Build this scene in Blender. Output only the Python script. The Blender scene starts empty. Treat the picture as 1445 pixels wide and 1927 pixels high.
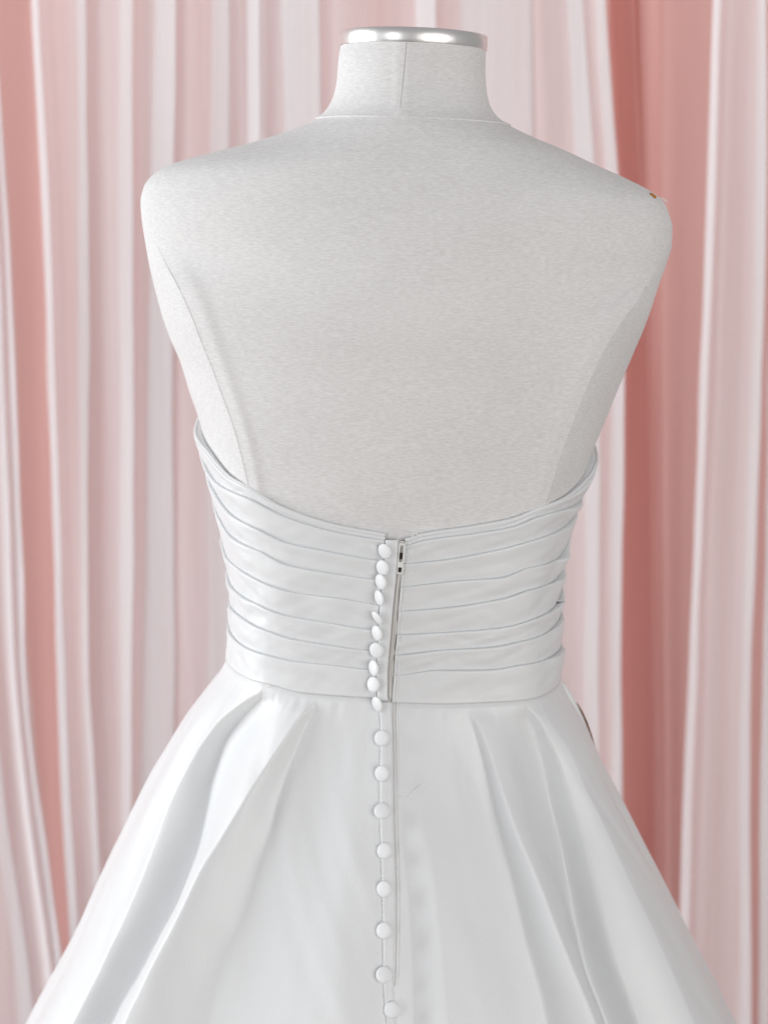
import bpy, math, random
import numpy as np
from mathutils import Vector, Matrix

random.seed(4); rng = np.random.default_rng(4)
sc = bpy.context.scene
R = math.radians

# ------------------------------------------------------------------ camera
F, PITCH, DIST, HC = 3400.0, R(9.07), 1.363, 1.40
cd = bpy.data.cameras.new('camera'); cam = bpy.data.objects.new('camera', cd)
sc.collection.objects.link(cam); sc.camera = cam
cam.location = (0, -DIST, HC); cam.rotation_euler = (R(90) - PITCH, 0, 0)
cd.sensor_fit = 'VERTICAL'; cd.sensor_height = 24; cd.lens = F / 1927 * 24
cd.clip_start = 0.05; cd.clip_end = 50
cd.dof.use_dof = True; cd.dof.focus_distance = 1.27; cd.dof.aperture_fstop = 3.4

# ------------------------------------------------------------------ light
w = bpy.data.worlds.new('World'); sc.world = w; w.use_nodes = True
bg = w.node_tree.nodes['Background']; bg.inputs[0].default_value = (1.0, 0.98, 0.99, 1); bg.inputs[1].default_value = 0.30

def area_lamp(name, loc, target, sx, sy, power, col):
    ld = bpy.data.lights.new(name, 'AREA'); ld.shape = 'RECTANGLE'; ld.size = sx; ld.size_y = sy
    ld.energy = power; ld.color = col
    o = bpy.data.objects.new(name, ld); sc.collection.objects.link(o); o.location = loc
    d = Vector(target) - Vector(loc); o.rotation_euler = d.to_track_quat('-Z', 'Y').to_euler()
    return o
area_lamp('window_light', (-3.1, 0.0, 1.5), (0, 0.1, 1.35), 1.9, 2.6, 90, (0.96, 0.98, 1.0))
area_lamp('far_window_light', (-1.9, -3.0, 1.6), (0, 0, 1.5), 0.8, 2.4, 17, (0.96, 0.98, 1.0))
area_lamp('right_fill_light', (1.9, -2.8, 1.35), (0.1, 0.4, 1.4), 2.2, 2.0, 44, (1.0, 0.985, 0.965))  # added soft fill from front right, like bounce off a wall; not a window
area_lamp('curtain_back_fill', (0.1, 2.1, 2.2), (0, 0.6, 1.55), 2.6, 1.8, 20, (1.0, 0.97, 0.97))  # added backlight to brighten the drapes and sheers; no window known there
sc.view_settings.view_transform = 'Standard'; sc.view_settings.look = 'None'
sc.view_settings.exposure = 0.22; sc.view_settings.gamma = 1
sc.render.engine = 'CYCLES'
sc.cycles.max_bounces = 10; sc.cycles.diffuse_bounces = 5; sc.cycles.transparent_max_bounces = 24

# ------------------------------------------------------------------ maths
def pchip(xs, ys):
    x = np.asarray(xs, float); y = np.asarray(ys, float)
    o = np.argsort(x); x = x[o]; y = y[o]
    keep = np.concatenate([[True], np.diff(x) > 1e-6]); x = x[keep]; y = y[keep]
    h = np.diff(x); dl = np.diff(y) / h; n = len(x); m = np.zeros(n)
    if n == 2: m[:] = dl[0]
    else:
        for i in range(1, n - 1):
            if dl[i-1] * dl[i] > 0:
                w1 = 2*h[i] + h[i-1]; w2 = h[i] + 2*h[i-1]
                m[i] = (w1 + w2) / (w1/dl[i-1] + w2/dl[i])
        m[0] = dl[0]; m[-1] = dl[-1]
    def f(q):
        q = np.asarray(q, float); qc = np.clip(q, x[0], x[-1])
        i = np.clip(np.searchsorted(x, qc) - 1, 0, n - 2)
        t = (qc - x[i]) / h[i]
        r = ((2*t**3-3*t**2+1)*y[i] + (t**3-2*t**2+t)*h[i]*m[i] + (-2*t**3+3*t**2)*y[i+1] + (t**3-t**2)*h[i]*m[i+1])
        return r
    return f
def sstep(a, b, x):
    t = np.clip((np.asarray(x, float) - a) / (b - a), 0, 1); return t*t*(3-2*t)

def P(px, py, Y):                       # point of the photograph's line of sight at depth Y (survey of the place)
    u = (np.asarray(px, float) - 722.5) / F; v = (963.5 - np.asarray(py, float)) / F
    dx = u; dy = v*math.sin(PITCH) + math.cos(PITCH); dz = v*math.cos(PITCH) - math.sin(PITCH)
    k = (np.asarray(Y, float) + DIST) / dy
    return np.stack(np.broadcast_arrays(dx*k, np.asarray(Y, float), HC + dz*k), -1)

BETA = R(2.0); BX = -0.0305             # the dress form leans a little
cb, sb = math.cos(BETA), math.sin(BETA)
def to_local(p):
    x = p[..., 0] - BX
    return np.stack([x*cb - p[..., 2]*sb, p[..., 1], x*sb + p[..., 2]*cb], -1)
def to_world(x, y, z):
    return np.stack(np.broadcast_arrays(BX + x*cb + z*sb, y, -x*sb + z*cb), -1)
def loc_tab(pts, Y=0.0):
    a = np.array(pts, float); return to_local(P(a[:, 0], a[:, 1], Y))

# smooth value noise for hand-made irregularity
_g = rng.random((64, 64))
def vnoise(a, b):
    a = np.asarray(a, float); b = np.asarray(b, float)
    i = np.floor(a).astype(int); j = np.floor(b).astype(int)
    fa = a - i; fb = b - j; fa = fa*fa*(3-2*fa); fb = fb*fb*(3-2*fb)
    g = lambda p, q: _g[p % 64, q % 64]
    return ((g(i, j)*(1-fa) + g(i+1, j)*fa)*(1-fb) + (g(i, j+1)*(1-fa) + g(i+1, j+1)*fa)*fb)*2 - 1

# ------------------------------------------------------------------ objects
COL = sc.collection
def root(name, loc, label, cat, group=None):
    o = bpy.data.objects.new(name, None); COL.objects.link(o); o.location = loc
    o.empty_display_size = 0.05; o['label'] = label; o['category'] = cat
    if group: o['group'] = group
    return o
def wloc(o):
    v = np.zeros(3)
    while o is not None:
        v += np.array(o.location); o = o.parent
    return v
def mesh(name, verts, faces, mat, parent=None, smooth=True, label=None, at=None):
    verts = np.asarray(verts, float).reshape(-1, 3)
    base = wloc(parent) if parent else np.zeros(3)
    own = np.zeros(3) if at is None else np.asarray(at) - base
    me = bpy.data.meshes.new(name)
    me.from_pydata((verts - base - own).tolist(), [], faces); me.materials.append(mat)
    if smooth: me.polygons.foreach_set('use_smooth', [True]*len(me.polygons))
    me.update()
    o = bpy.data.objects.new(name, me); COL.objects.link(o); o.location = own
    if parent: o.parent = parent
    if label: o['label'] = label
    return o
def grid_faces(nr, nc, wrap=False, flip=False):
    f = []
    for r in range(nr-1):
        for c in range(nc if wrap else nc-1):
            d = (c+1) % nc
            q = (r*nc+c, r*nc+d, (r+1)*nc+d, (r+1)*nc+c)
            f.append(q[::-1] if flip else q)
    return f
def grid(name, V, mat, parent=None, wrap=False, flip=False, normals=None, **k):
    nr, nc = V.shape[:2]
    o = mesh(name, V, grid_faces(nr, nc, wrap, flip), mat, parent, **k)
    if normals is not None:
        o.data.normals_split_custom_set_from_vertices(normals.reshape(-1, 3).tolist())
    return o
def grid_normals(V, wrap=False):
    if wrap:
        dc = np.roll(V, -1, 1) - np.roll(V, 1, 1)
    else: dc = np.gradient(V, axis=1)
    dr = np.gradient(V, axis=0)
    n = np.cross(dc, dr); l = np.linalg.norm(n, axis=-1, keepdims=True); l[l < 1e-12] = 1
    return n / l
def tube_verts(path, r, n=8):
    path = np.asarray(path, float); t = np.gradient(path, axis=0); t /= np.linalg.norm(t, axis=1, keepdims=True)
    ref = np.array([0, 1.0, 0]) if abs(t[0, 1]) < .9 else np.array([1.0, 0, 0])
    a = np.cross(t, ref); a /= np.linalg.norm(a, axis=1, keepdims=True); b = np.cross(t, a)
    an = np.linspace(0, 2*np.pi, n, endpoint=False)
    r = np.broadcast_to(np.asarray(r, float), (len(path),))
    return path[:, None] + r[:, None, None]*(np.cos(an)[None, :, None]*a[:, None] + np.sin(an)[None, :, None]*b[:, None])
def tube(name, path, r, mat, parent=None, n=8, **k):
    V = tube_verts(path, r, n); m, nn = V.shape[:2]
    f = grid_faces(m, nn, True) + [tuple(range(nn))[::-1], tuple((m-1)*nn + i for i in range(nn))]
    return mesh(name, V, f, mat, parent, **k)

# ------------------------------------------------------------------ materials
def material(name, col, rough=0.6, **kw):
    m = bpy.data.materials.new(name); m.use_nodes = True
    b = m.node_tree.nodes['Principled BSDF']
    b.inputs['Base Color'].default_value = (*col, 1); b.inputs['Roughness'].default_value = rough
    for k, v in kw.items(): b.inputs[k].default_value = v
    return m, m.node_tree, b
def add(nt, t, **kw):
    n = nt.nodes.new(t)
    for k, v in kw.items(): setattr(n, k, v)
    return n
def noise(nt, scale, vec, detail=3, rough=.55):
    n = add(nt, 'ShaderNodeTexNoise'); n.inputs['Scale'].default_value = scale
    n.inputs['Detail'].default_value = detail; n.inputs['Roughness'].default_value = rough
    nt.links.new(vec, n.inputs['Vector']); return n
def mapped(nt, scale):
    tc = add(nt, 'ShaderNodeTexCoord'); mp = add(nt, 'ShaderNodeMapping'); mp.inputs['Scale'].default_value = scale
    nt.links.new(tc.outputs['Object'], mp.inputs['Vector']); return mp.outputs['Vector']
def ramp(nt, fac, c0, c1, p0=.3, p1=.7):
    r = add(nt, 'ShaderNodeValToRGB'); e = r.color_ramp.elements
    e[0].position = p0; e[0].color = (*c0, 1); e[1].position = p1; e[1].color = (*c1, 1)
    nt.links.new(fac, r.inputs['Fac']); return r.outputs['Color']
def bump(nt, b, h, strength, dist):
    n = add(nt, 'ShaderNodeBump'); n.inputs['Strength'].default_value = strength; n.inputs['Distance'].default_value = dist
    nt.links.new(h, n.inputs['Height']); nt.links.new(n.outputs['Normal'], b.inputs['Normal']); return n

def make_linen():
    m, nt, b = material('linen_jersey', (.74, .725, .70), .9)
    n1 = noise(nt, 1, mapped(nt, (220, 220, 1100)), 4, .6)          # heathered horizontal threads
    n2 = noise(nt, 1, mapped(nt, (14, 14, 20)), 3)
    mx = add(nt, 'ShaderNodeMath', operation='MULTIPLY_ADD'); mx.inputs[1].default_value = .25
    nt.links.new(n2.outputs['Fac'], mx.inputs[0]); nt.links.new(n1.outputs['Fac'], mx.inputs[2])
    c = ramp(nt, mx.outputs[0], (.65, .641, .637), (.765, .762, .758), .46, .80)
    nt.links.new(c, b.inputs['Base Color'])
    n3 = noise(nt, 1, mapped(nt, (900, 900, 1700)), 2)
    bump(nt, b, n3.outputs['Fac'], .35, .0006)
    b.inputs['Sheen Weight'].default_value = .15; b.inputs['Specular IOR Level'].default_value = .2
    return m
def make_satin(name, col, rough, bs=.22, weave=800, spec=.5):
    m, nt, b = material(name, col, rough)
    n = noise(nt, 1, mapped(nt, (weave, weave, weave*.6)), 2)
    n2 = noise(nt, 1, mapped(nt, (26, 26, 18)), 3)
    ad = add(nt, 'ShaderNodeMath', operation='MULTIPLY_ADD'); ad.inputs[1].default_value = 1.5
    nt.links.new(n2.outputs['Fac'], ad.inputs[0]); nt.links.new(n.outputs['Fac'], ad.inputs[2])
    bump(nt, b, ad.outputs[0], bs, .0006)
    b.inputs['Specular IOR Level'].default_value = spec
    b.inputs['Sheen Weight'].default_value = .12; b.inputs['Sheen Roughness'].default_value = .4
    return m
M_LINEN = make_linen()
M_SEAM, _, _ = material('linen_thread', (.40, .39, .38), .9)
M_SATIN = make_satin('ivory_satin', (.74, .752, .76), .40)
M_BUTTON = make_satin('button_satin', (.76, .77, .778), .45)
M_TAPE, _, _ = material('zipper_tape', (.66, .645, .62), .8)
M_TAPE2, _, _ = material('zipper_coil_grey', (.70, .69, .675), .8)
M_PLASTIC, _, _ = material('white_enamel', (.80, .80, .78), .3)
M_THREAD, _, _ = material('white_thread', (.85, .85, .83), .7)
M_DARK, _, _ = material('gap_shade', (.03, .02, .015), .6)  # near-black that stands for the shade inside the slider's openings
M_AMBER, _, _ = material('amber_plastic', (.42, .15, .012), .3)
M_TAG, _, _ = material('brown_leather', (.16, .055, .025), .55)
def make_steel():
    m, nt, b = material('brushed_steel', (.86, .85, .84), .33, Metallic=1.0)
    n = noise(nt, 1, mapped(nt, (160, 160, 4)), 3)
    bump(nt, b, n.outputs['Fac'], .25, .0008)
    return m
M_STEEL = make_steel()
M_PINK = make_satin('pink_satin', (.74, .40, .365), .5, .12, 900)
def let_light_through(m, col, f):
    nt = m.node_tree; b = nt.nodes['Principled BSDF']; out = [n for n in nt.nodes if n.type == 'OUTPUT_MATERIAL'][0]
    tl = add(nt, 'ShaderNodeBsdfTranslucent'); tl.inputs['Color'].default_value = (*col, 1); mx = add(nt, 'ShaderNodeMixShader'); mx.inputs[0].default_value = f
    nt.links.new(b.outputs[0], mx.inputs[1]); nt.links.new(tl.outputs[0], mx.inputs[2]); nt.links.new(mx.outputs[0], out.inputs['Surface'])
let_light_through(M_PINK, (.90, .58, .54), .4)
def make_sheer():
    m = bpy.data.materials.new('white_voile'); m.use_nodes = True; nt = m.node_tree; nt.nodes.clear()
    out = add(nt, 'ShaderNodeOutputMaterial'); mix = add(nt, 'ShaderNodeMixShader'); m2 = add(nt, 'ShaderNodeMixShader')
    tr = add(nt, 'ShaderNodeBsdfTransparent'); df = add(nt, 'ShaderNodeBsdfDiffuse'); tl = add(nt, 'ShaderNodeBsdfTranslucent')
    df.inputs['Color'].default_value = (.97, .955, .965, 1); tl.inputs['Color'].default_value = (.92, .90, .92, 1)
    m2.inputs[0].default_value = .28
    nt.links.new(df.outputs[0], m2.inputs[1]); nt.links.new(tl.outputs[0], m2.inputs[2])
    n = noise(nt, 1, mapped(nt, (15, 15, .45)), 7, .68)
    mr = add(nt, 'ShaderNodeMapRange'); mr.inputs['From Min'].default_value = .3; mr.inputs['From Max'].default_value = .7
    mr.inputs['To Min'].default_value = .44; mr.inputs['To Max'].default_value = .88
    nt.links.new(n.outputs['Fac'], mr.inputs['Value']); nt.links.new(mr.outputs[0], mix.inputs[0])
    nt.links.new(tr.outputs[0], mix.inputs[1]); nt.links.new(m2.outputs[0], mix.inputs[2])
    nt.links.new(mix.outputs[0], out.inputs['Surface'])
    return m
M_SHEER = make_sheer()

# ------------------------------------------------------------------ setting: floor
def make_floor():
    m, nt, b = material('pale_boards', (.55, .47, .40), .5)
    n = noise(nt, 1, mapped(nt, (1.5, 30, 1)), 4)
    nt.links.new(ramp(nt, n.outputs['Fac'], (.20, .155, .125), (.28, .22, .18)), b.inputs['Base Color'])
    o = mesh('floor', [(-3, -3.4, 0), (3, -3.4, 0), (3, 1.2, 0), (-3, 1.2, 0)], [(0, 1, 2, 3)], m, smooth=False)
    o['kind'] = 'structure'
make_floor()

# ------------------------------------------------------------------ curtains
YD, YS = 0.70, 0.635
ZR = np.concatenate([np.linspace(0.004, .55, 8), np.linspace(.58, 1.75, 90), np.linspace(1.8, 2.35, 8)])
def colx(pts, Y):                         # pts: (px, py) list -> x as a function of z at depth Y
    w_ = P([p[0] for p in pts], [p[1] for p in pts], Y); f = pchip(w_[:, 2], w_[:, 0]); return f(ZR)
def catmull(X, sub):
    n = X.shape[0]; out = []
    ext = np.concatenate([2*X[:1]-X[1:2], X, 2*X[-1:]-X[-2:-1]])
    for i in range(n-1):
        p0, p1, p2, p3 = ext[i:i+4]
        for t in np.linspace(0, 1, sub, endpoint=False):
            out.append(.5*(2*p1 + (p2-p0)*t + (2*p0-5*p1+4*p2-p3)*t*t + (3*p1-p0-3*p2+p3)*t**3))
    out.append(X[-1]); return np.array(out)
def hang(name, cols, ys, mat, label, cat, group, sub=7, wob=.0015):
    # cols: list of x(z) arrays, ys: list of depth (scalar or array in z)
    n = len(cols); X = np.zeros((n, len(ZR), 2))
    for i in range(n):
        X[i, :, 0] = cols[i] + wob*vnoise(ZR*5 + i*7.3, i*.37 + 3.1) + wob*.6*vnoise(ZR*13 + i*3.3, i*.77 + 1.1)
        X[i, :, 1] = ys[i] + .0016*vnoise(ZR*3 + i*5.1, i*.9)
    C = catmull(X, sub)                  # (m, nz, 2)
    V = np.zeros((len(ZR), C.shape[0], 3))
    V[..., 0] = C[..., 0].T; V[..., 1] = C[..., 1].T; V[..., 2] = ZR[:, None]
    o = grid(name, V, mat, None, at=(float(V[0, :, 0].mean()), float(V[0, :, 1].mean()), 0))
    o['label'] = label; o['category'] = cat
    if group: o['group'] = group
    return o
HP = (0, 600, 1200, 1900)
def c4(a): return [(x, y) for x, y in zip(a, HP)]
def build_sheer(label, start, bands, end, seed, ybase=YS):
    r = random.Random(seed); cols = []; ys = []
    def put(a, y): cols.append(colx(c4(a), YS)); ys.append(ybase + y)
    put(start, 0)
    prev = start
    for (x0, x1) in bands:
        gap = x0[1] - prev[1]
        if gap > 26:
            k = max(1, int(gap // 34))
            for q in range(k):
                t = (q + .5)/k
                put([p*(1-t) + s*t for p, s in zip(prev, x0)], r.uniform(-.0035, .0035))
        put(x1, -.0032 + r.uniform(-.0015, .0015)); put(x0, .0006 + r.uniform(-.001, .001))
        put([a*.35 + b*.65 for a, b in zip(x0, x1)], .0042)
        prev = x1
    gap = end[1] - prev[1]
    if gap > 30:
        k = max(1, int(gap // 34))
        for q in range(k):
            t = (q + .7)/(k + .7); put([p*(1-t) + s*t for p, s in zip(prev, end)], r.uniform(-.0035, .0035))
    put(end, 0)
    return hang('sheer_curtain', cols, ys, M_SHEER, label, 'curtain', 'white sheer curtains over the pink drapes')

def shift(a, d): return [x + d for x in a]
A0 = (60, 88, 106, 140)
build_sheer('white sheer curtain hanging behind the bare left shoulder, full of narrow folds', A0, [
    (A0, shift(A0, 15)),
    ((146, 150, 156, 190), (160, 170, 169, 200)),
    ((228, 226, 226, 235), (250, 254, 252, 250)),
    ((292, 282, 272, 250), (335, 325, 330, 320)),
    ((398, 392, 394, 400), (431, 432, 450, 460)),
    ], (500, 500, 520, 540), 5)
B0 = (466, 468, 470, 470)
build_sheer('white sheer curtain hanging behind the neck of the dress form', B0, [
    (B0, (490, 492, 500, 500)),
    ((530, 545, 560, 560), (600, 612, 620, 620)),
    ((782, 785, 790, 800), (822, 826, 830, 840)),
    ((866, 868, 880, 880), (1000, 1005, 1010, 1010)),
    ((1066, 1098, 1100, 1112), (1096, 1128, 1124, 1130)),
    ((1122, 1150, 1150, 1156), (1136, 1172, 1167, 1176))], (1138, 1174, 1169, 1178), 11)
C0 = (1342, 1322, 1298, 1275)
build_sheer('white sheer curtain hanging beside the right shoulder, past the bare pink drape', C0, [
    (C0, shift(C0, 13)),
    ((1424, 1418, 1396, 1392), (1440, 1436, 1414, 1410))], (1442, 1438, 1416, 1412), 8)
D0 = (1462, 1448, 1436, 1428)
build_sheer('white sheer curtain at the far right, past a thin gap of dark pink', D0, [
    (D0, shift(D0, 18)), (shift(D0, 60), shift(D0, 85)), (shift(D0, 130), shift(D0, 150)), (shift(D0, 220), shift(D0, 260)),
    (shift(D0, 330), shift(D0, 360))], shift(D0, 460), 15)
E1 = (-10, 26, 48, 128)
build_sheer('white sheer curtain at the far left, edge crossing the bare pink drape', shift(E1, -420), [
    (shift(E1, -380), shift(E1, -350)), (shift(E1, -280), shift(E1, -240)), (shift(E1, -170), shift(E1, -150)),
    (shift(E1, -90), shift(E1, -62)), (shift(E1, -34), shift(E1, -20)), (shift(E1, -12), E1)], shift(E1, 2), 21)

# pink satin drapes behind: turning points of the folds (px at four heights, depth)
def build_drape(label, spec, seed):
    r = random.Random(seed)
    cols = [colx(c4(a), YD) for a, _ in spec]; ys = [YD + y*(.5 if seed == 1 else .34) for _, y in spec]
    return hang('pink_drape', cols, ys, M_PINK, label, 'curtain', 'pink satin drapes', 8)
def auto(x0, x1, step, seed, amp=.03):
    r = random.Random(seed); s = []; x = x0; k = 0
    while x < x1:
        d = r.uniform(-8, 8)
        s.append(((x, x+d, x+2*d, x+3*d), (amp if k % 2 else -amp)*r.uniform(.5, 1)))
        x += step*r.uniform(.6, 1.4); k += 1
    return s
spec = auto(-700, -60, 60, 2)
spec += [((-30, -20, -10, 0), .02), ((40, 60, 70, 80), .035), ((100, 110, 125, 130), -.01), ((150, 160, 160, 165), -.028),
         ((200, 205, 210, 210), .01), ((262, 262, 262, 262), -.022), ((300, 300, 300, 300), -.01), ((345, 345, 340, 340), .028),
         ((382, 388, 392, 400), .034), ((415, 420, 420, 425), -.02), ((450, 452, 455, 460), .036), ((475, 478, 480, 480), .0),
         ((505, 510, 515, 515), -.02), ((530, 535, 540, 540), .03), ((575, 580, 585, 590), -.024), ((640, 645, 650, 650), .0), ((700, 705, 710, 710), .034),
         ((760, 765, 770, 770), .03), ((800, 805, 810, 810), -.015), ((836, 840, 845, 850), .034), ((880, 880, 885, 890), -.015),
         ((950, 955, 960, 960), -.03), ((1020, 1030, 1035, 1040), -.024), ((1090, 1100, 1100, 1105), -.002), ((1125, 1150, 1150, 1150), .03),
         ((1150, 1180, 1180, 1190), .034), ((1176, 1200, 1210, 1216), .0), ((1191, 1216, 1226, 1232), -.018), ((1192, 1214, 1224, 1230), .018), ((1205, 1226, 1232, 1238), .022)]
build_drape('pink satin drape behind the dress, mostly veiled by white sheers', spec, 1)
spec2 = [((1150, 1150, 1160, 1170), .052), ((1186, 1190, 1190, 1196), .05), ((1200, 1208, 1214, 1218), .008), ((1222, 1230, 1236, 1238), -.016), ((1240, 1243, 1246, 1248), -.020), ((1243, 1244, 1247, 1249), .024),
         ((1262, 1260, 1262, 1264), .036), ((1300, 1292, 1285, 1282), .004), ((1340, 1325, 1310, 1300), -.012), ((1385, 1370, 1350, 1340), .02),
         ((1420, 1410, 1400, 1395), .034), ((1460, 1440, 1432, 1425), .03)] + auto(1500, 2150, 60, 7)
build_drape('bare pink satin drape with deep folds right of the shoulder', spec2, 2)

# ------------------------------------------------------------------ dress form: body sections
silL = loc_tab([(641,70),(641,85),(637,110),(634,150),(628,180),(615,205),(590,228),(540,248),(470,270),(400,288),(340,304),(305,318),(285,333),(272,352),(266,380),
    (268,410),(273,446),(283,506),(294,552),(306,596),(322,640),(340,682),(356,735),(371,778),(386,830),(400,890),(414,960),(426,1020),(436,1080),(440,1140),(438,1190),(432,1240),(428,1290),(424,1340)])
silR = loc_tab([(914,78),(914,93),(913,130),(915,170),(921,197),(935,220),(960,238),(1000,258),(1060,283),(1120,311),(1180,338),(1225,362),(1245,378),(1256,400),(1263,430),
    (1262,460),(1254,490),(1241,528),(1218,600),(1190,668),(1174,705),(1148,768),(1120,836),(1096,900),(1074,960),(1060,1020),(1050,1080),(1048,1140),(1048,1190),(1048,1240),(1048,1290),(1048,1350)])
fL, fR = pchip(silL[:, 2], silL[:, 0]), pchip(silR[:, 2], silR[:, 0])
ZT = float(min(silL[1, 2], silR[1, 2])); 
def zc(py, Y=0.0): return float(to_local(P(760, py, Y))[2])
ZB = zc(1262)
kz = [zc(p) for p in (60, 150, 205, 250, 330, 450, 600, 800, 1000, 1200, 1350)]
fB = pchip(kz, [.053, .055, .062, .074, .089, .101, .105, .098, .088, .085, .092])
fFr = pchip(kz, [.053, .055, .058, .062, .075, .105, .14, .15, .12, .10, .105])
seamL = loc_tab([(283,453),(306,493),(340,546),(373,616),(406,699),(433,772),(453,838),(469,908)], -.06)
seamR = loc_tab([(1245,506),(1213,551),(1165,605),(1120,676),(1084,760),(1051,851),(1022,945)], -.06)
def cen(z): return (fL(z) + fR(z))/2
def hal(z): return (fR(z) - fL(z))/2
def ratio(tab, sg):
    r = np.clip(sg*(tab[:, 0] - cen(tab[:, 2]))/hal(tab[:, 2]), .3, .97); return pchip(tab[:, 2], r)
rL, rR = ratio(seamL, -1), ratio(seamR, 1)
zK0, zK1 = zc(430), zc(560)
RIDGE = .0015
def sec(s, z, sg):
    """local (x, y) of the form's surface; s 0..1 back panel, 1..2 side panel, 2..3 front; sg -1 left, +1 right"""
    s = np.asarray(s, float); z = np.asarray(z, float); s, z = np.broadcast_arrays(s, z)
    c, a, b, bf = cen(z), hal(z), fB(z), fFr(z)
    rr = np.where(sg < 0, rL(z), rR(z)); K = sstep(zK0, zK1, z) * np.ones_like(z)
    K = sstep(0, 1, (zK0 - z)/(zK0 - zK1))
    xs = a*rr; yse = b*np.sqrt(np.maximum(1 - rr**2, 0)); ys = yse*(1 + .24*K)
    u = np.abs(s); t = np.clip(u - 1, 0, 1)
    x = np.where(u <= 1, xs*u, xs + (2*t*(1-t)*.82 + t*t)*(a - xs))
    yell = b*np.sqrt(np.maximum(1 - (x/a)**2, 0))
    ycr = np.where(u <= 1, b - (b - ys)*np.minimum(u, 1)**2.2, ys*(1-t)**2 + 2*t*(1-t)*.56*ys)
    # soft ridge of the seam allowance beside the seam
    ycr = ycr + RIDGE*np.exp(-((u - .93)/.04)**2)*(u <= 1)
    y = -(yell*(1-K) + ycr*K)
    psi = np.clip(u - 2, 0, 1)*np.pi/2
    x = np.where(u > 2, a*np.cos(psi), x); y = np.where(u > 2, bf*np.sin(psi), y)
    x = np.where(s < 0, -x, x)
    return c + sg*x, y
ROUND = 0.0
def secr(s, z, sg):
    if not ROUND: return sec(s, z, sg)
    xs = ys = 0
    for d_, w_ in ((-1.6, .12), (-.8, .22), (0, .32), (.8, .22), (1.6, .12)):
        q = np.where(np.asarray(s) > 1.7, ROUND*.3, ROUND)
        a_, b_ = sec(np.asarray(s) + d_*q, z, sg); xs = xs + a_*w_; ys = ys + b_*w_
    return xs, ys
def sec_w(s, z, sg, off=0.0):
    x, y = secr(s, z, sg); e = 1e-3
    x1, y1 = secr(s + e, z, sg); x0, y0 = secr(s - e, z, sg)
    x2, y2 = secr(s, z + e, sg); x3, y3 = secr(s, z - e, sg)
    ds = np.stack([x1-x0, y1-y0, np.zeros_like(x)], -1); dz = np.stack([x2-x3, y2-y3, 2*e*np.ones_like(x)], -1)
    n = np.cross(ds, dz)*sg; n /= np.linalg.norm(n, axis=-1, keepdims=True) + 1e-15
    p = np.stack([x, y, np.broadcast_to(z, x.shape)], -1) + n*np.asarray(off)[..., None]
    return to_world(p[..., 0], p[..., 1], p[..., 2])
def px_to_sz(px, py, sg, off=.004):
    Y = -.07; s = 0
    for it in range(16):
        L = to_local(P(px, py, Y)); z = float(L[2]); sgrid = np.linspace(-.6, 2, 131)
        xs_, ys_ = sec(sgrid, z, sg)
        q = sg*(float(L[0]) - float(cen(z))); s = float(np.interp(q, sg*(xs_ - cen(z)), sgrid))
        Y = .3*Y + .7*(float(np.interp(s, sgrid, ys_)) - off)
    return s, z

form = root('dress_form', (BX + 0.0, 0, 0), 'white linen dress form with bare shoulders and steel capped neck', 'dress form')
ZN = zc(221, -.06)
sgr = np.concatenate([np.linspace(0, .8, 18, endpoint=False), np.linspace(.8, 1, 14, endpoint=False), np.linspace(1, 2, 22, endpoint=False), np.linspace(2, 3, 22)])
def ring_grid(zs):
    r = sec_w(sgr[None, :], zs[:, None], 1); l = sec_w(sgr[None, :], zs[:, None], -1)
    return np.concatenate([l[:, ::-1][:, :-1], r[:, :]], 1)          # front -> left -> back -> right -> front
zs_t = np.concatenate([np.linspace(ZN, zc(245), 10, endpoint=False), np.linspace(zc(245), zc(420), 70, endpoint=False), np.linspace(zc(420), ZB, 90)])
G = ring_grid(zs_t); N = grid_normals(G)
mid = len(sgr) - 1; i1 = list(sgr).index(sgr[np.argmin(abs(sgr-1))]); i2 = int(np.argmin(abs(sgr-2)))
zf = G[..., 1].mean()
def orient(Nm, V):   # outward
    return Nm if (Nm[40, mid, 1] < 0) else -Nm
N = orient(N, G)
def slab(name, a, b, label=None):
    return grid(name, G[:, a:b+1], M_LINEN, form, normals=N[:, a:b+1], flip=True, label=label)
slab('back_panel', mid-i1, mid+i1)
slab('side_panel', mid-i2, mid-i1); slab('side_panel', mid+i1, mid+i2)
slab('front_panel', 0, mid-i2); slab('front_panel', mid+i2, 2*mid)
zs_n = np.linspace(ZT - .001, ZN, 40)
G2 = ring_grid(zs_n)
cx = to_world(cen(zs_n), 0, zs_n)
k = 1 + .007*np.exp(-((zs_n - ZN)/.004)**2)
G2 = cx[:, None] + (G2 - cx[:, None])*k[:, None, None]
# stitched allowance right of the neck's centre seam stands a hair proud
px_off = (G2[..., 0] - cx[:, None, 0])
N2 = grid_normals(G2); N2 = N2 if N2[10, mid, 1] < 0 else -N2
hs = lambda u: .0007*(sstep(-.010, -.0085, u) - sstep(.002, .0035, u))
G2 = G2 + N2*hs(px_off + .004)[..., None]*(G2[..., 1:2] < 0)
grid('neck', G2, M_LINEN, form, flip=True)
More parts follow.
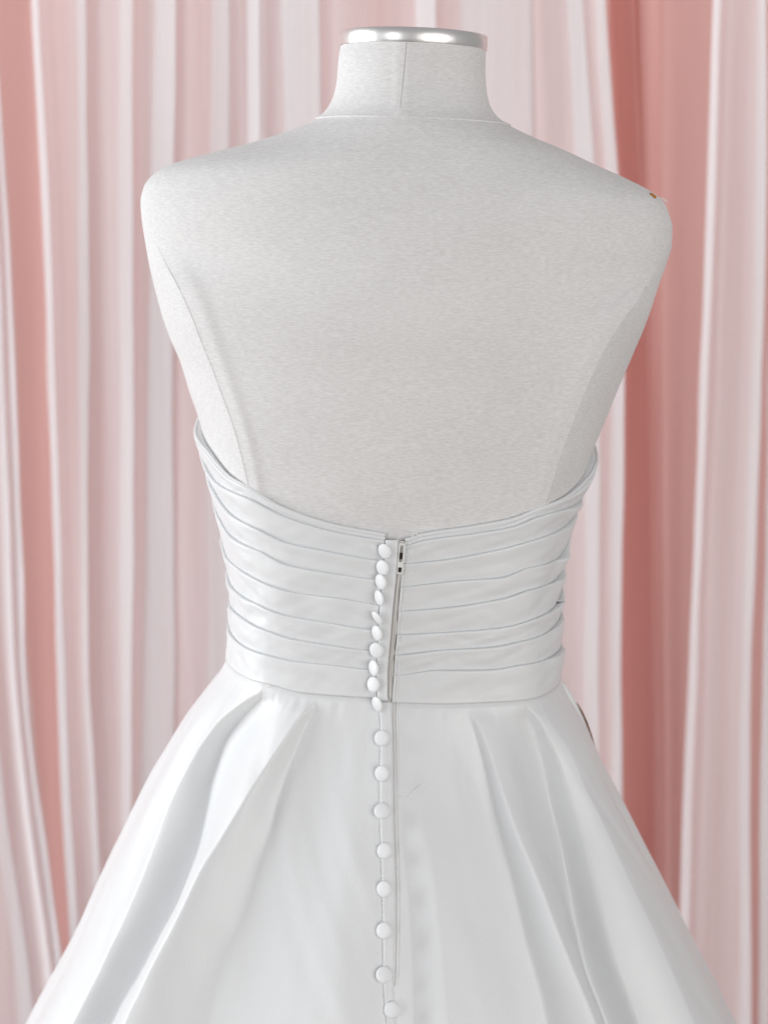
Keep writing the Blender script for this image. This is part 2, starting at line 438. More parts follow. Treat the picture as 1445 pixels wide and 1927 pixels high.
# seams: cords half sunk into the cloth
for sg in (-1, 1):
    zz = np.linspace(zc(470 if sg < 0 else 520), zc(1000), 60)
    tube('seam', sec_w(np.full_like(zz, 1.0), zz, sg, -.00055), .0009, M_LINEN, form, 6)
sr = np.linspace(0, 2.9, 60)
pr = np.concatenate([sec_w(sr[::-1], np.full_like(sr, ZN), -1, .0002), sec_w(sr[1:], np.full(59, ZN), 1, .0002)])
tube('neck_seam', pr, .0008, M_LINEN, form, 6)
zz = np.linspace(ZT, ZN, 30)
nx = pchip([ZN, ZT], [752, 766])
npth = []
for z in zz:
    py = np.interp(z, [ZN, ZT], [221, 72]); s, _ = px_to_sz(float(nx(z)), py, 1, 0); npth.append(sec_w(s, z, 1, .0002))
tube('neck_seam', np.array(npth), .0006, M_SEAM, form, 6)
# steel neck cap: band with rounded rims and a flat lid
def lathe(name, prof, axis_pt, mat, parent, n=72, sx=1.0):
    an = np.linspace(0, 2*np.pi, n, endpoint=False); V = np.zeros((len(prof), n, 3))
    for i, (r, h) in enumerate(prof):
        V[i] = to_world(axis_pt[0] + r*sx*np.cos(an), axis_pt[1] + r*np.sin(an), axis_pt[2] + h)
    f = grid_faces(len(prof), n, True) + [tuple(range(n))[::-1], tuple((len(prof)-1)*n + i for i in range(n))]
    o = mesh(name, V, f, mat, parent); return o
rn = float(hal(ZT)) + .0008; hb = .0098
band = lathe('neck_cap', [(rn-.002, -.0006), (rn-.0004, -.0006), (rn, 0), (rn, hb-.0006), (rn-.0006, hb), (rn-.003, hb)], (float(cen(ZT)), 0, ZT - .0005), M_STEEL, form, 96)
lathe('cap_lid', [(rn-.0032, hb-.003), (rn-.0032, hb-.0008), (rn-.006, hb-.0003), (.001, hb-.0003)], (float(cen(ZT)), 0, ZT - .0005), M_STEEL, band, 72)
# stand hidden in the skirt
def wtube(name, x, z0, z1, r, mat):
    p = to_world(np.full(3, x), np.zeros(3), np.linspace(z0, z1, 3)); return tube(name, p, r, mat, form, 20)
wtube('stand_pole', 0.0, .03, ZB + .02, .016, M_STEEL)
o = lathe('stand_base', [(.19, .008), (.19, .018), (.17, .026), (.03, .034), (.02, .06)], (0, 0, 0), M_STEEL, form, 48)
lathe('torso_bottom', [(.07, 0), (.078, .004), (.07, .008)], (float(cen(ZB)), 0, ZB - .002), M_LINEN, form, 48)
# amber fastener on the right shoulder, with loose threads
fs, fz = px_to_sz(1227, 369, 1, 0)
fp = sec_w(np.array(fs), np.array(fz), 1, .0005)
d = np.array(P(1233, 373, fp[1])) - np.array(P(1221, 365, fp[1])); d /= np.linalg.norm(d)
fo = tube('shoulder_pin', [fp - d*.0026, fp - d*.002, fp - d*.0003, fp + d*.0002, fp + d*.0022, fp + d*.0027], [.0006, .0011, .0010, .0012, .0012, .0006], M_AMBER, form, 8, label='small amber pin stuck in the right shoulder')
for (x0, y0, x1, y1, x2, y2) in [(1240, 372, 1248, 374, 1257, 380), (1244, 375, 1250, 378, 1254, 381)]:
    tube('loose_thread', [P(x0, y0, -.03), P(x1, y1, -.032), P(x2, y2, -.03)], .00022, M_THREAD, form, 5)

# ------------------------------------------------------------------ wedding dress
dress = root('wedding_dress', (BX + .0, 0, 0), 'strapless white satin wedding gown with pleated bodice and buttoned back, worn by the form', 'wedding dress')
LL = [  # fold lines of the left half, photograph px from centre back to side
 [(730,1007),(721,1005),(640,990),(596,978),(526,951),(471,920),(430,890),(400,850),(381,812)],
 [(730,1012),(721,1011),(640,998),(590,985),(526,964),(465,935),(413,903),(376,866),(364,834)],
 [(730,1056),(709,1053),(616,1036),(543,1020),(485,995),(436,960),(398,917),(376,880)],
 [(730,1093),(708,1090),(602,1074),(543,1062),(485,1036),(436,1001),(407,966),(394,935)],
 [(730,1141),(706,1137),(631,1124),(572,1117),(514,1103),(471,1079),(436,1050),(414,1012)],
 [(730,1188),(697,1184),(616,1171),(543,1158),(485,1135),(445,1105),(426,1076)],
 [(730,1229),(693,1224),(616,1213),(543,1200),(503,1188),(465,1164),(440,1137)],
 [(730,1264),(693,1260),(616,1251),(558,1245),(500,1233),(456,1210),(432,1178)],
 [(735,1317),(695,1315),(572,1306),(506,1291),(456,1271),(424,1240)]]
LR = [
 [(757,1016),(775,1012),(789,1007),(892,990),(965,975),(1014,957),(1069,927),(1096,896),(1112,862)],
 [(757,1022),(780,1016),(862,1005),(953,989),(1029,964),(1085,934),(1110,906),(1118,882)],
 [(755,1061),(773,1059),(831,1053),(923,1036),(1014,1012),(1060,984),(1088,957)],
 [(750,1105),(767,1103),(862,1092),(938,1086),(999,1068),(1044,1048),(1069,1024),(1078,1000)],
 [(745,1150),(761,1149),(862,1140),(938,1127),(999,1109),(1038,1091),(1057,1066),(1062,1050)],
 [(740,1195),(752,1194),(862,1188),(953,1179),(999,1166),(1035,1143),(1056,1105)],
 [(738,1233),(751,1232),(831,1223),(923,1217),(984,1207),(1026,1188),(1054,1152)],
 [(738,1272),(751,1271),(831,1261),(923,1260),(984,1252),(1029,1237),(1054,1214)],
 [(735,1324),(745,1324),(831,1327),(923,1324),(999,1318),(1040,1295),(1054,1272)]]
def lines(LN, sg):
    out = []
    for k_, ln in enumerate(LN):
        sz = [px_to_sz(x, y, sg) for x, y in ln]
        sz[-1] = (2.0, sz[-1][1])
        ss = []; zz_ = []
        for s, z in sz:
            if not ss or s > ss[-1] + .01: ss.append(s); zz_.append(z)
            elif s >= 1.99: ss[-1] = s; zz_[-1] = z
        up = [.035, .030, .02, .012, .008, .005, .003, .002, .0][k_]
        ss += [2.4, 3.0]; zz_ += [zz_[-1] + up*.8, zz_[-1] + up]
        out.append(pchip(ss, zz_))
    return out
ZL, ZRt = lines(LL, -1), lines(LR, 1)
for Z_, f_ in ((ZL, .5), (ZRt, .5)):
    Z_[1] = (lambda a, b: (lambda s: np.minimum(b(s), a(s) - .0042 - .0022*sstep(.2, 1.2, s))))(Z_[0], Z_[1])
    Z_[2] = (lambda a, b: (lambda s: np.minimum(b(s), a(s) - .004)))(Z_[1], Z_[2])
eL = [(725,1008),(722,1067),(718,1106),(713,1158),(711,1217),(708,1276),(710,1318)]       # left folds end under the buttons
eP = [(749,1014),(747,1067),(743,1106),(738,1158),(733,1217),(729,1276),(730,1318),(738,1350)]   # placket's edge at the zipper
eR = [(762,1018),(758,1059),(753,1106),(749,1158),(747,1197),(743,1236),(741,1276),(738,1318),(741,1350)]
def edge(e, sg):
    sz = [px_to_sz(x, y, sg) for x, y in e]; return pchip([z for _, z in sz], [s for s, _ in sz])
sL, sPl, sRt = edge(eL, -1), edge(eP, -1), edge(eR, 1)
BASE = .0033; RIDGE = 0.0; ROUND = .14
def stand(s, dz):                         # the top of the bodice stands away from the form at the sides
    return .0030*np.exp(-((np.asarray(s) - 2.0)/.42)**2)*np.exp(-np.maximum(dz, 0)/.03)
bod = {}
for sg, ZZ, s0f in ((-1, ZL, sL), (1, ZRt, sRt)):
    q = np.concatenate([np.linspace(0, .03, 6, endpoint=False), np.linspace(.03, 1, 110)])
    # lining shell under the pleats (the bodice proper)
    vs = np.linspace(0, 1, 26)
    V = []
    for v in np.concatenate([[-1, -.5], vs]):
        s = q*3.0; s0 = None
        for it in range(3):
            zt = ZZ[0](s); zb = ZZ[8](s); z = zt*(1-max(v, 0)) + zb*max(v, 0)
            st = s0f(z); s = st + (3.0 - st)*q
        off = BASE - .0012 + stand(s, zt - z)
        if v < 0: z = z - (.0025 if v == -1 else .0004); off = np.full_like(s, -.0004) if v == -1 else off*.55
        V.append(sec_w(s, z, sg, off))
    shell = grid('bodice', np.array(V), M_SATIN, dress, flip=(sg > 0), label='left half of the pleated bodice' if sg < 0 else 'right half of the pleated bodice')
    for k_ in range(8):
        rows = []
        prof = [(-.0022, -.0008, 0), (-.0010, -.0006, 0), (-.0003, -.0001, .20), (-.0001, 0, .55), (-.0003, 0, .86), (-.0009, 0, 1.03), (-.0020, 0, 1.0)]
        fr = [.12, .25, .4, .55, .7, .85, .94]
        for j in range(len(prof) + len(fr) + 2):
            s = q*3.0
            for it in range(3):
                zt, zb = ZZ[k_](s), ZZ[k_+1](s); hgt = np.maximum(zt - zb, .0008)
                nz_ = vnoise(s*5 + k_*3.7, k_*2.3 + sg)*(k_ > 1)
                h = np.minimum(.0027*(1 + .45*nz_), .26*hgt)*(1 + (.9*np.exp(-((s - 1.6)/.2)**2) if sg > 0 else 0))*(1 - .55*sstep(1.75, 2.0, s))
                h = h*(.35 + .65*sstep(0, .12, s - s0f(zt)))
                if k_ == 0: h = h*.8
                sc_ = np.clip(hgt/.01, .1, 1)
                if j < len(prof):
                    dz_, db, f_ = prof[j]; z = zt + dz_*sc_; o_ = db*sc_ + h*f_
                elif j < len(prof) + len(fr):
                    f_ = fr[j - len(prof)]; z = zt - .0016*sc_ - (hgt - .0016*sc_)*f_
                    o_ = h*(1 - f_**1.15) + (.0011*vnoise(s*6 + k_*5 + f_*2, f_*2.2 + k_) + .0004*vnoise(s*17 + k_*5 - f_*4, f_*1.4 + k_))*np.sin(np.pi*f_)*sstep(0, .01, hgt)
                else:
                    z = zb - (.0010 if j == len(prof)+len(fr) else .0032)*np.ones_like(s); o_ = np.full_like(s, -.0002 if j == len(prof)+len(fr) else -.0012)
                st = s0f(z); s = st + (3.0 - st)*q
            if k_ == 7 and j >= len(prof) + len(fr):
                o_ = np.full_like(s, .0004 if j == len(prof)+len(fr) else -.0022)
                z = zb - (.0 if j == len(prof)+len(fr) else -.0008)
            off = BASE + o_ + stand(s, ZZ[0](s) - z)
            rows.append(sec_w(s, z, sg, off))
        grid('pleat', np.array(rows), M_SATIN, shell, flip=(sg > 0))
    # rolled hem along the top edge
    s = q*3.0
    for it in range(3): st = s0f(ZZ[0](s)); s = st + (3.0 - st)*q
    tube('top_hem', sec_w(s, ZZ[0](s) - .0006, sg, BASE - .0004 + stand(s, 0)), .0014, M_SATIN, shell, 8)

# placket strip beside the zipper (bodice), zipper tape, stitched edge on the right half
def on_bodice(px, py, off, sg=-1):
    s, z = px_to_sz(px, py, sg); return sec_w(np.array(s), np.array(z), sg, off)

# --- skirt
zsb = {}
def seam_z(theta):
    s = np.abs(theta)/(np.pi/2)*2.0
    # x-matched parameter on the waist section
    x = np.abs(np.sin(theta)); zz0 = float(ZL[8](np.array(0.3)))
    sg_ = np.linspace(0, 2, 201)
    out = np.zeros_like(theta)
    for sg, ZZ in ((-1, ZL), (1, ZRt)):
        xs_, _ = sec(sg_, zz0, sg); rel = np.abs(xs_ - cen(zz0))/hal(zz0)
        ss = np.interp(x, rel, sg_); ss = np.where(np.abs(theta) > np.pi/2, 2 + (np.abs(theta) - np.pi/2)/(np.pi/2), ss)
        m_ = (theta < 0) if sg < 0 else (theta >= 0)
        out = np.where(m_, ZZ[8](ss), out)
    d0 = np.exp(-(theta/.06)**2)
    return out
_th = np.linspace(-np.pi, np.pi, 721); _sz = seam_z(_th)
ker = np.ones(9)/9; _sz = np.convolve(np.pad(_sz, 4, mode='wrap'), ker, 'valid')
seamz = lambda t: np.interp(t, _th, _sz)
skL = loc_tab([(415,1240),(408,1260),(388,1296),(356,1357),(289,1483),(218,1625),(131,1811),(66,1927)], .02)
skR = loc_tab([(1057,1272),(1061,1290),(1096,1377),(1125,1453),(1194,1587),(1261,1712),(1324,1838),(1367,1922)], .02)
wL = float(seamz(-np.pi/2)) - skL[:, 2]; wR = float(seamz(np.pi/2)) - skR[:, 2]
wmax = 1.02
def ext(wv, xv):
    wv = np.maximum.accumulate(np.maximum(wv - wv[0], 0) + np.arange(len(wv))*1e-5); sl = (xv[-1] - xv[-2])/(wv[-1] - wv[-2])
    return pchip(list(wv) + [wv[-1] + .3, wmax + .1], list(xv) + [xv[-1] + sl*.3*.9, xv[-1] + sl*(.3*.9 + (wmax + .1 - wv[-1] - .3)*.62)])
skfL, skfR = ext(wL, skL[:, 0]), ext(wR, skR[:, 0])
def sk_c(wv): return (skfL(wv) + skfR(wv))/2
def sk_a(wv): return (skfR(wv) - skfL(wv))/2
sk_b = pchip([0, .02, .06, .12, .2, .3, .5, 1.1], [.0895, .0965, .113, .143, .183, .224, .31, .54])
sk_f = pchip([0, .06, .2, .5, 1.1], [.10, .125, .19, .31, .47])
ZREF = float(seamz(np.pi/2))
def sk_base(th, wv):
    z = seamz(th) - wv*(seamz(th) - .0)/ZREF
    a, c = sk_a(wv), sk_c(wv); bk = np.where(np.cos(th) >= 0, sk_b(wv), sk_f(wv))
    x, y = c + a*np.sin(th), -bk*np.cos(th)
    B = 1 - sstep(.0, .06, wv); z0 = np.zeros_like(wv)
    ex = sk_c(z0) + sk_a(z0)*np.sin(th); ey = -np.where(np.cos(th) >= 0, sk_b(z0), sk_f(z0))*np.cos(th)
    return x + (np.interp(th, _th, _wx) - ex)*B, y + (np.interp(th, _th, _wy) - ey)*B, z
_wx, _wy = np.zeros_like(_th), np.zeros_like(_th)
_sg = np.linspace(0, 2, 201)
for _i, _t in enumerate(_th):
    sg = -1 if _t < 0 else 1; z_ = float(_sz[_i])
    if abs(_t) > np.pi/2: s_ = 2 + (abs(_t) - np.pi/2)/(np.pi/2)
    else:
        xs_, _ = sec(_sg, z_, sg); s_ = float(np.interp(abs(math.sin(_t)), np.abs(xs_ - cen(z_))/hal(z_), _sg))
    x_, y_ = secr(np.array(s_), z_, sg); k_ = .0026/math.hypot(float(x_ - cen(z_)), float(y_))
    _wx[_i] = float(cen(z_)) + float(x_ - cen(z_))*(1+k_); _wy[_i] = float(y_)*(1+k_)
def px_to_tw(px, py, dfun=None):
    Y = -.12; th = 0.; wv = .05
    for it in range(36):
        L = to_local(P(px, py, Y)); x, z = float(L[0]), float(L[2]); d_ = 0.; ny = -1.
        if dfun is not None:
            d_ = float(dfun(wv)); nx_, ny = math.sin(th)/float(sk_a(wv)), -math.cos(th)/float(sk_b(wv)); l = math.hypot(nx_, ny)
            x -= nx_/l*d_; ny /= l; z -= .25*d_
        wv = .3*wv + .7*max(0, (float(seamz(th)) - z)/(float(seamz(th))/ZREF))
        th = math.asin(max(-1, min(1, (x - float(sk_c(wv)))/float(sk_a(wv)))))
        Y = .5*Y + .5*(-float(sk_b(wv))*math.cos(th) + ny*d_)
    return th, wv
paths = {
 'c1': [(481,1289),(445,1318),(401,1364),(365,1418),(333,1476),(308,1533),(286,1598),(266,1655),(232,1735),(195,1810),(135,1927)],
 'v1': [(484,1291),(456,1339),(427,1393),(408,1454),(392,1526),(372,1605),(345,1680),(305,1760),(262,1840),(212,1927)],
 'c2': [(590,1312),(556,1350),(524,1404),(488,1461),(452,1519),(416,1577),(376,1641),(337,1724),(301,1793),(265,1865),(236,1926)],
 'v2': [(593,1314),(570,1368),(547,1440),(529,1494),(510,1559),(484,1638),(459,1721),(430,1793),(412,1854),(398,1926)],
 'v3': [(880,1335),(899,1386),(920,1469),(946,1574),(974,1679),(999,1783),(1024,1867),(1037,1927)],
 'c3': [(892,1335),(917,1398),(945,1486),(974,1570),(1007,1645),(1049,1754),(1091,1855),(1120,1927)],
 'v4': [(1003,1326),(1024,1372),(1051,1455),(1074,1535),(1104,1650),(1128,1750),(1152,1840),(1186,1927)],
 'e4': [(1006,1326),(1029,1368),(1058,1453),(1083,1532),(1116,1649),(1141,1750),(1166,1834),(1200,1927)],
 'c4': [(1010,1325),(1043,1362),(1068,1402),(1094,1466),(1126,1533),(1166,1622),(1206,1706),(1243,1785),(1284,1880),(1304,1927)],
 'vc': [(755,1400),(752,1500),(757,1582),(768,1683),(776,1800),(780,1927)],
 'cc': [(770,1400),(786,1500),(796,1559),(816,1643),(831,1767),(845,1918)],
}
AW = [0, .01, .035, .09, .2, .3, 1.1]
amp = {   # radial offsets (m) versus distance below the waist
 'c1': (AW, [0, .0005, .001, .002, .005, .008, .03]), 'v1': (AW, [0, -.005, -.012, -.018, -.017, -.012, -.02]),
 'c2': (AW, [0, .0035, .010, .018, .024, .028, .045]), 'v2': (AW, [0, -.0015, -.002, -.003, -.004, -.005, -.02]),
 'v3': (AW, [0, -.001, -.003, -.005, -.007, -.008, -.02]), 'c3': (AW, [0, .002, .006, .014, .025, .032, .045]),
 'v4': (AW, [0, -.004, -.010, -.017, -.025, -.027, -.05]), 'e4': (AW, [0, .001, .003, .002, -.002, -.004, .0]),
 'c4': (AW, [0, .002, .006, .011, .015, .017, .035]),
 'vc': ([0, .05, .09, .2, 1.1], [0, 0, -.0022, -.004, -.008]), 'cc': ([0, .045, .09, .2, 1.1], [0, 0, .0032, .006, .012]),
}
AMP = {n_: pchip(*v) for n_, v in amp.items()}
TW = {}
for n_, p_ in paths.items():
    tw = [px_to_tw(x, y, None if n_ in ('v3', 'v4') else AMP[n_]) for x, y in p_]
    ws = [t[1] for t in tw]; th = [t[0] for t in tw]
    ws += [1.1]; th += [th[-1]]
    TW[n_] = pchip(ws, th)
order = ['c1', 'v1', 'c2', 'v2', 'Z', 'vc', 'cc', 'K', 'v3', 'c3', 'v4', 'e4', 'c4']
def sk_disp_row(th, wv):
    kt = [-np.pi, -2.6, -2.2, -1.9]; kd = [0, .02*min(1, wv/.1), -.02*min(1, wv/.1), .012*min(1, wv/.1)]
    kt += [-1.56]; kd += [.0]
    for n_ in order:
        if n_ == 'Z': t_, d_ = -.02, 0.
        elif n_ == 'p2': t_, d_ = (.70*float(TW['v2'](wv)) - .30*.02), .12*float(AMP['v2'](wv))
        elif n_ == 'K': t_, d_ = .5*(float(TW['cc'](wv)) + float(TW['v3'](wv))), -.001*min(1, wv/.1)
        else: t_, d_ = float(TW[n_](wv)), float(AMP[n_](wv))
        kt.append(t_); kd.append(d_)
    kt += [1.56, 1.9, 2.2, 2.6, np.pi]; kd += [0, .012*min(1, wv/.1), -.02*min(1, wv/.1), .02*min(1, wv/.1), 0]
    kt = np.array(kt); kd = np.array(kd)
    iv = 5 + order.index('v4'); kt[iv] = min(kt[iv], kt[iv+1] - .03*min(1, .15 + wv/.1)); kt[iv] = max(kt[iv], kt[iv-1] + .02*min(1, wv/.05))
    for i in range(1, len(kt)): kt[i] = max(kt[i], kt[i-1] + .004)
    return .5*pchip(kt, kd)(th) + .5*np.interp(th, kt, kd)
THC = np.concatenate([np.linspace(-np.pi, -1.6, 40, endpoint=False), np.linspace(-1.6, 1.6, 560), np.linspace(1.6, np.pi, 41)[1:-1]])
WR = np.concatenate([[-.006, -.003], np.linspace(0, .03, 16, endpoint=False), np.linspace(.03, .34, 90, endpoint=False), np.linspace(.34, ZREF - .006, 22)])
def sk_pos(th, wv, lift=0.0, disp=None):
    x, y, z = sk_base(th, np.maximum(wv, 0)*np.ones_like(th)); z = z - np.minimum(wv, 0)
    d_ = sk_disp_row(th, max(wv, 0)) if disp is None else disp
    # small creases that come with sewn satin
    env = min(1, max(wv, 0)/.05)
    d_ = d_ + env*(.0016*vnoise(th*7 + 3, wv*9 + 1.3) + .0003*vnoise(th*17, wv*22 + 7) * (np.abs(th) < .6))
    d_ = d_*float(sstep(.003, .014, wv))
    d_ = d_ + .0006*math.exp(-max(wv, 0)/.012)*vnoise(th*26 + 9, 2.2)*float(sstep(.002, .008, wv)) + .0005*env*vnoise(th*15 - wv*40, wv*6 + 3.3)
    d_ = d_ + .0006*env*np.exp(-((th + .015)/.05)**2)*vnoise(wv*17, 4.5)
    a = sk_a(max(wv, 0)); b = np.where(np.cos(th) >= 0, sk_b(max(wv, 0)), sk_f(max(wv, 0)))
    nx_, ny_ = np.sin(th)/a, -np.cos(th)/b; l = np.hypot(nx_, ny_)
    tot = d_ + lift
    zz_ = z + tot*.25
    p = to_world(x + nx_/l*tot, y + ny_/l*tot, zz_)
    return p
SK = np.array([sk_pos(THC, float(w_), -.0012 if w_ < .0005 else 0.) for w_ in WR])
SK[..., 2] = np.maximum(SK[..., 2], .004)
grid('skirt', SK, M_SATIN, dress, wrap=True, flip=True)
def on_skirt(px, py, lift):
    th, wv = px_to_tw(px, py); return sk_pos(np.array([th]), wv, lift)[0]

# --- back closure: placket, zipper, buttons
def strip(name, left, right, n, mat, parent, thick, fn, cols=7, crown=.0005, **k):
    la, ra = np.array(left, float), np.array(right, float)
    t = np.linspace(0, 1, n)
    y0, y1 = max(la[0, 1], ra[0, 1]), min(la[-1, 1], ra[-1, 1]); ys = y0 + (y1 - y0)*t
    xl, xr = pchip(la[:, 1], la[:, 0])(ys), pchip(ra[:, 1], ra[:, 0])(ys)
    rows = []
    for i in range(n):
        row = []
        for j in range(cols + 2):
            u = min(max((j - 1)/(cols - 1), 0), 1); off = thick + crown*math.sin(math.pi*u) + .0002*float(vnoise(ys[i]*.09, u*2))
            if j in (0, cols + 1): off = thick - .0035
            row.append(fn(xl[i]*(1-u) + xr[i]*u, ys[i], off))
        rows.append(row)
    return grid(name, np.array(rows), mat, parent, **k)
plk = strip('placket', [(x+1, y) for x, y in eL] , [(x, y) for x, y in eP], 60, M_SATIN, dress, BASE + .0026, lambda x, y, o_: on_bodice(x, y, o_), 7, label='button placket along the bodice')
strip('placket', [(706,1322),(711,1340),(715,1414),(715,1515),(718,1616),(721,1750),(722,1851),(728,1927)],
      [(731,1322),(734,1344),(737,1414),(740,1549),(744,1683),(742,1817),(740,1858),(745,1927)], 70, M_SATIN, dress, .0013, on_skirt, 7, label='button placket along the skirt')
zipper = strip('zipper', [(x-2, y) for x, y in eP[:7]], [(x+2, y) for x, y in eR[:8]], 50, M_TAPE, dress, BASE - .0006, lambda x, y, o_: on_bodice(x, y, o_), 5, crown=0.0, label='taupe zipper between placket and right bodice half')
# two coil ridges
ya = np.linspace(1030, 1316, 60)
for f_ in (.38, .66):
    xl_, xr_ = pchip([p[1] for p in eP], [p[0] for p in eP])(ya), pchip([p[1] for p in eR], [p[0] for p in eR])(ya)
    tube('zipper_coil', np.array([on_bodice(xl_[i]*(1-f_) + xr_[i]*f_, ya[i], BASE + .0002 + .00015*(i % 2)) for i in range(60)]), .0006, M_TAPE, zipper, 6)
sz_pts = [(731,1316),(737,1344),(741,1414),(743.5,1549),(747,1683),(745.5,1817),(743,1858)]
zy = np.linspace(1317, 1856, 60); zx = pchip([p[1] for p in sz_pts], [p[0] for p in sz_pts])(zy)
zx[:4] = np.linspace(739, zx[4], 4, endpoint=False)
tube('zipper_coil', np.array([on_skirt(zx[i], zy[i], .0003) for i in range(60)]), np.linspace(.0008, .0003, 60), M_TAPE2, zipper, 6)
tube('stitched_edge', np.array([on_skirt(zx[i] + 6, zy[i], .0000) for i in range(60)]), np.linspace(.0012, .0002, 60), M_SATIN, dress, 6)
# stitches along the placket and the right half's margin
def stitches(pts, fn, n, parent):
    ar = np.array(pts, float); ys = np.linspace(ar[0, 1], ar[-1, 1], n); xs = pchip(ar[:, 1], ar[:, 0])(ys); vs = []; fs = []
    for i in range(n):
        c = np.array(fn(xs[i], ys[i])); V = tube_verts([c + (0, 0, .0008), c + (0, -.0003, 0), c - (0, 0, .0008)], .0003, 5).reshape(-1, 3)
        b0 = len(vs); vs += V.tolist(); fs += [tuple(b0 + q for q in f) for f in grid_faces(3, 5, True)]
    mesh('stitching', vs, fs, M_THREAD, parent)
stitches([(715,1350),(715,1414),(715,1515),(718,1616),(721,1750),(722,1851)], lambda x, y: on_skirt(x - 1, y, .0006), 70, dress)
stitches([(x + 8, y) for x, y in eR[:8]], lambda x, y: on_bodice(x, y, BASE + .0016, 1), 44, dress)
# buttons
BT = [(725,1034,.80,-12),(721,1065,.78,-4),(718,1091,.68,-6),(715,1121,.54,-8),(712,1159,.48,-32),(711,1188,.64,-8),(710,1221,.88,-6),(705,1254,.60,-2),
      (704,1287,.78,4),(707,1325,.68,-38),(717,1389,.97,-20),(719,1455,.95,-30),(719,1525,.92,20),(724,1600,.93,0),(723,1672,.95,-20),(723,1750,.95,-10),(723,1833,.92,25),(738,1900,.97,0)]
bprof = [(.0, -.0012), (.0040, -.0012), (.0052, -.0006), (.0058, .0000), (.0058, .0004), (.0053, .0009), (.0040, .0013), (.0020, .0016), (.0007, .00165)]
an = np.linspace(0, 2*np.pi, 28, endpoint=False)
bv = np.array([[(r*math.cos(q), r*math.sin(q), h) for q in an] for r, h in bprof])
bmesh_ = bpy.data.meshes.new('button'); bmesh_.from_pydata(bv.reshape(-1, 3).tolist(), [], grid_faces(len(bprof), 28, True) + [tuple((len(bprof)-1)*28 + i for i in range(28))])
bmesh_.materials.append(M_BUTTON); bmesh_.polygons.foreach_set('use_smooth', [True]*len(bmesh_.polygons)); bmesh_.update()
for (x, y, wr, tl) in BT:
    fn = (lambda a, b, c: on_bodice(a, b, c)) if y < 1318 else on_skirt
    thick = BASE + .0026 if y < 1318 else .0013
    p = np.array(fn(x, y, thick + .0020 + .0045*(1-wr)))
    p1 = np.array(fn(x, y + 8, thick)); p0 = np.array(fn(x, y - 8, thick)); dn = p1 - p0; dn /= np.linalg.norm(dn)
    nrm = np.cross(np.array([1., 0, 0]), dn); nrm *= -np.sign(nrm[1]) if nrm[1] != 0 else 1; nrm /= np.linalg.norm(nrm)
    zax = Vector(nrm); yaw = math.acos(wr)
    rotd = Matrix.Rotation(-yaw, 3, 'Z'); zax = rotd @ zax                     # turned towards the left
    zax = Matrix.Rotation(R(tl), 3, 'Y') @ zax
    q = zax.to_track_quat('Z', 'Y')
    o = bpy.data.objects.new('button', bmesh_); COL.objects.link(o); o.parent = dress
    o.rotation_euler = q.to_euler(); o.location = Vector(p - wloc(dress))
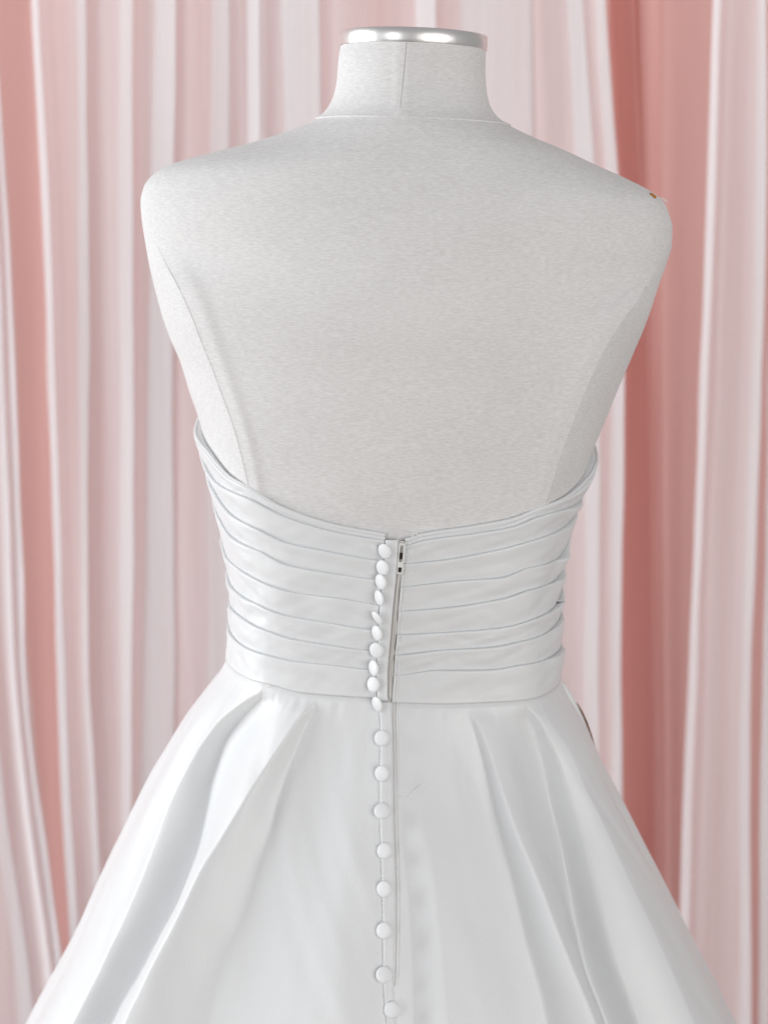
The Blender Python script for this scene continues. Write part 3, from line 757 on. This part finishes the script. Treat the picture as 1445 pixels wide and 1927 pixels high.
# zipper slider: frame with two openings
def slider():
    p0 = np.array(on_bodice(756, 1022, BASE + .0030)); p1 = np.array(on_bodice(751.5, 1077, BASE + .0030))
    ax = p1 - p0; L = np.linalg.norm(ax); ax /= L; nn = np.array([0, -1., 0]); sd = np.cross(ax, nn); sd /= np.linalg.norm(sd); nn = np.cross(sd, ax)
    if nn[1] > 0: nn = -nn
    vs = []; fs = []
    def bar(a, b, wd, th=.0009):
        b0 = len(vs); d = (b - a)/np.linalg.norm(b - a); s_ = np.cross(d, nn)
        for e in (a, b):
            for (i, j) in ((-1, -1), (1, -1), (1, 1), (-1, 1)): vs.append((e + s_*wd*i*.5 + nn*th*j*.5).tolist())
        for f in [(0, 1, 2, 3), (7, 6, 5, 4), (0, 4, 5, 1), (1, 5, 6, 2), (2, 6, 7, 3), (3, 7, 4, 0)]: fs.append(tuple(b0 + q for q in f))
    wd = .0021
    for sgn in (-1, 1): bar(p0 + sd*wd*sgn*.8, p1 + sd*wd*sgn*.8, .0009)
    for t, b_ in ((0, .0012), (.70, .0042), (1.0, .0012)):
        c = p0 + ax*L*t; bar(c - ax*b_*.5, c + ax*b_*.5, wd*2.0, .0008)
    o = mesh('zipper_slider', vs, fs, M_PLASTIC, zipper, smooth=False)
    bv_ = o.modifiers.new('bevel', 'BEVEL'); bv_.width = .0003; bv_.segments = 2
    for t in (.42, .88):
        c = p0 + ax*L*t - nn*.0012; s_ = sd*wd*.7; a_ = ax*(.0024 if t < .5 else .0018)
        mesh('opening_shade', [c - s_ - a_, c + s_ - a_, c + s_ + a_, c - s_ + a_, c - nn*.0006], [(0, 1, 4), (1, 2, 4), (2, 3, 4), (3, 0, 4)], M_DARK, o, smooth=False)  # dark sheet in each opening, its shade put into the colour
slider()
# thread loop above the right half, stray thread on the skirt
lp = [(776, 1012), (775, 1005), (778, 1001), (783, 1001), (787, 1005), (791, 1008)]
tube('thread_loop', np.array([on_bodice(x, y, BASE + .0035, 1) for x, y in lp]), .00035, M_THREAD, dress, 6)
tube('loose_thread', np.array([on_skirt(x, y, .0008) for x, y in [(748, 1499), (758, 1499), (767, 1499), (775, 1490), (783, 1483), (791, 1476)]]), .00013, M_THREAD, dress, 5)
# satin ribbon hanging loop and the brown tag edge seen past the right hip
def ribbon(name, pts, width, mat, parent, label=None):
    V = []
    for (x, y, Y, wd) in pts:
        c = np.array(P(x, y, Y)); V.append([c + (-wd*.5, -.002, 0), c + (0, -.0026, 0), c + (wd*.5, -.0006, 0), c + (wd*.5, .0002, 0), c + (0, .0, 0), c + (-wd*.5, -.001, 0)])
    V = np.array(V); return grid(name, V, mat, parent, wrap=True, label=label)
ribbon('hanging_loop', [(1056,1284,.03,.004),(1064,1298,.03,.005),(1076,1322,.03,.0066),(1088,1350,.03,.0072),(1100,1380,.03,.0076),(1112,1412,.03,.0070),(1122,1440,.03,.0060),(1134,1464,.03,.003)], .006, M_SATIN, dress, 'satin ribbon loop at the right hip')
ribbon('tag_edge', [(1084,1322,.036,.001),(1092,1338,.036,.003),(1100,1358,.036,.004),(1108,1382,.036,.0042),(1116,1408,.036,.0042),(1123,1432,.036,.004),(1130,1452,.036,.003),(1133,1460,.036,.001)], .006, M_TAG, dress, 'dark brown tag edge behind the ribbon loop')
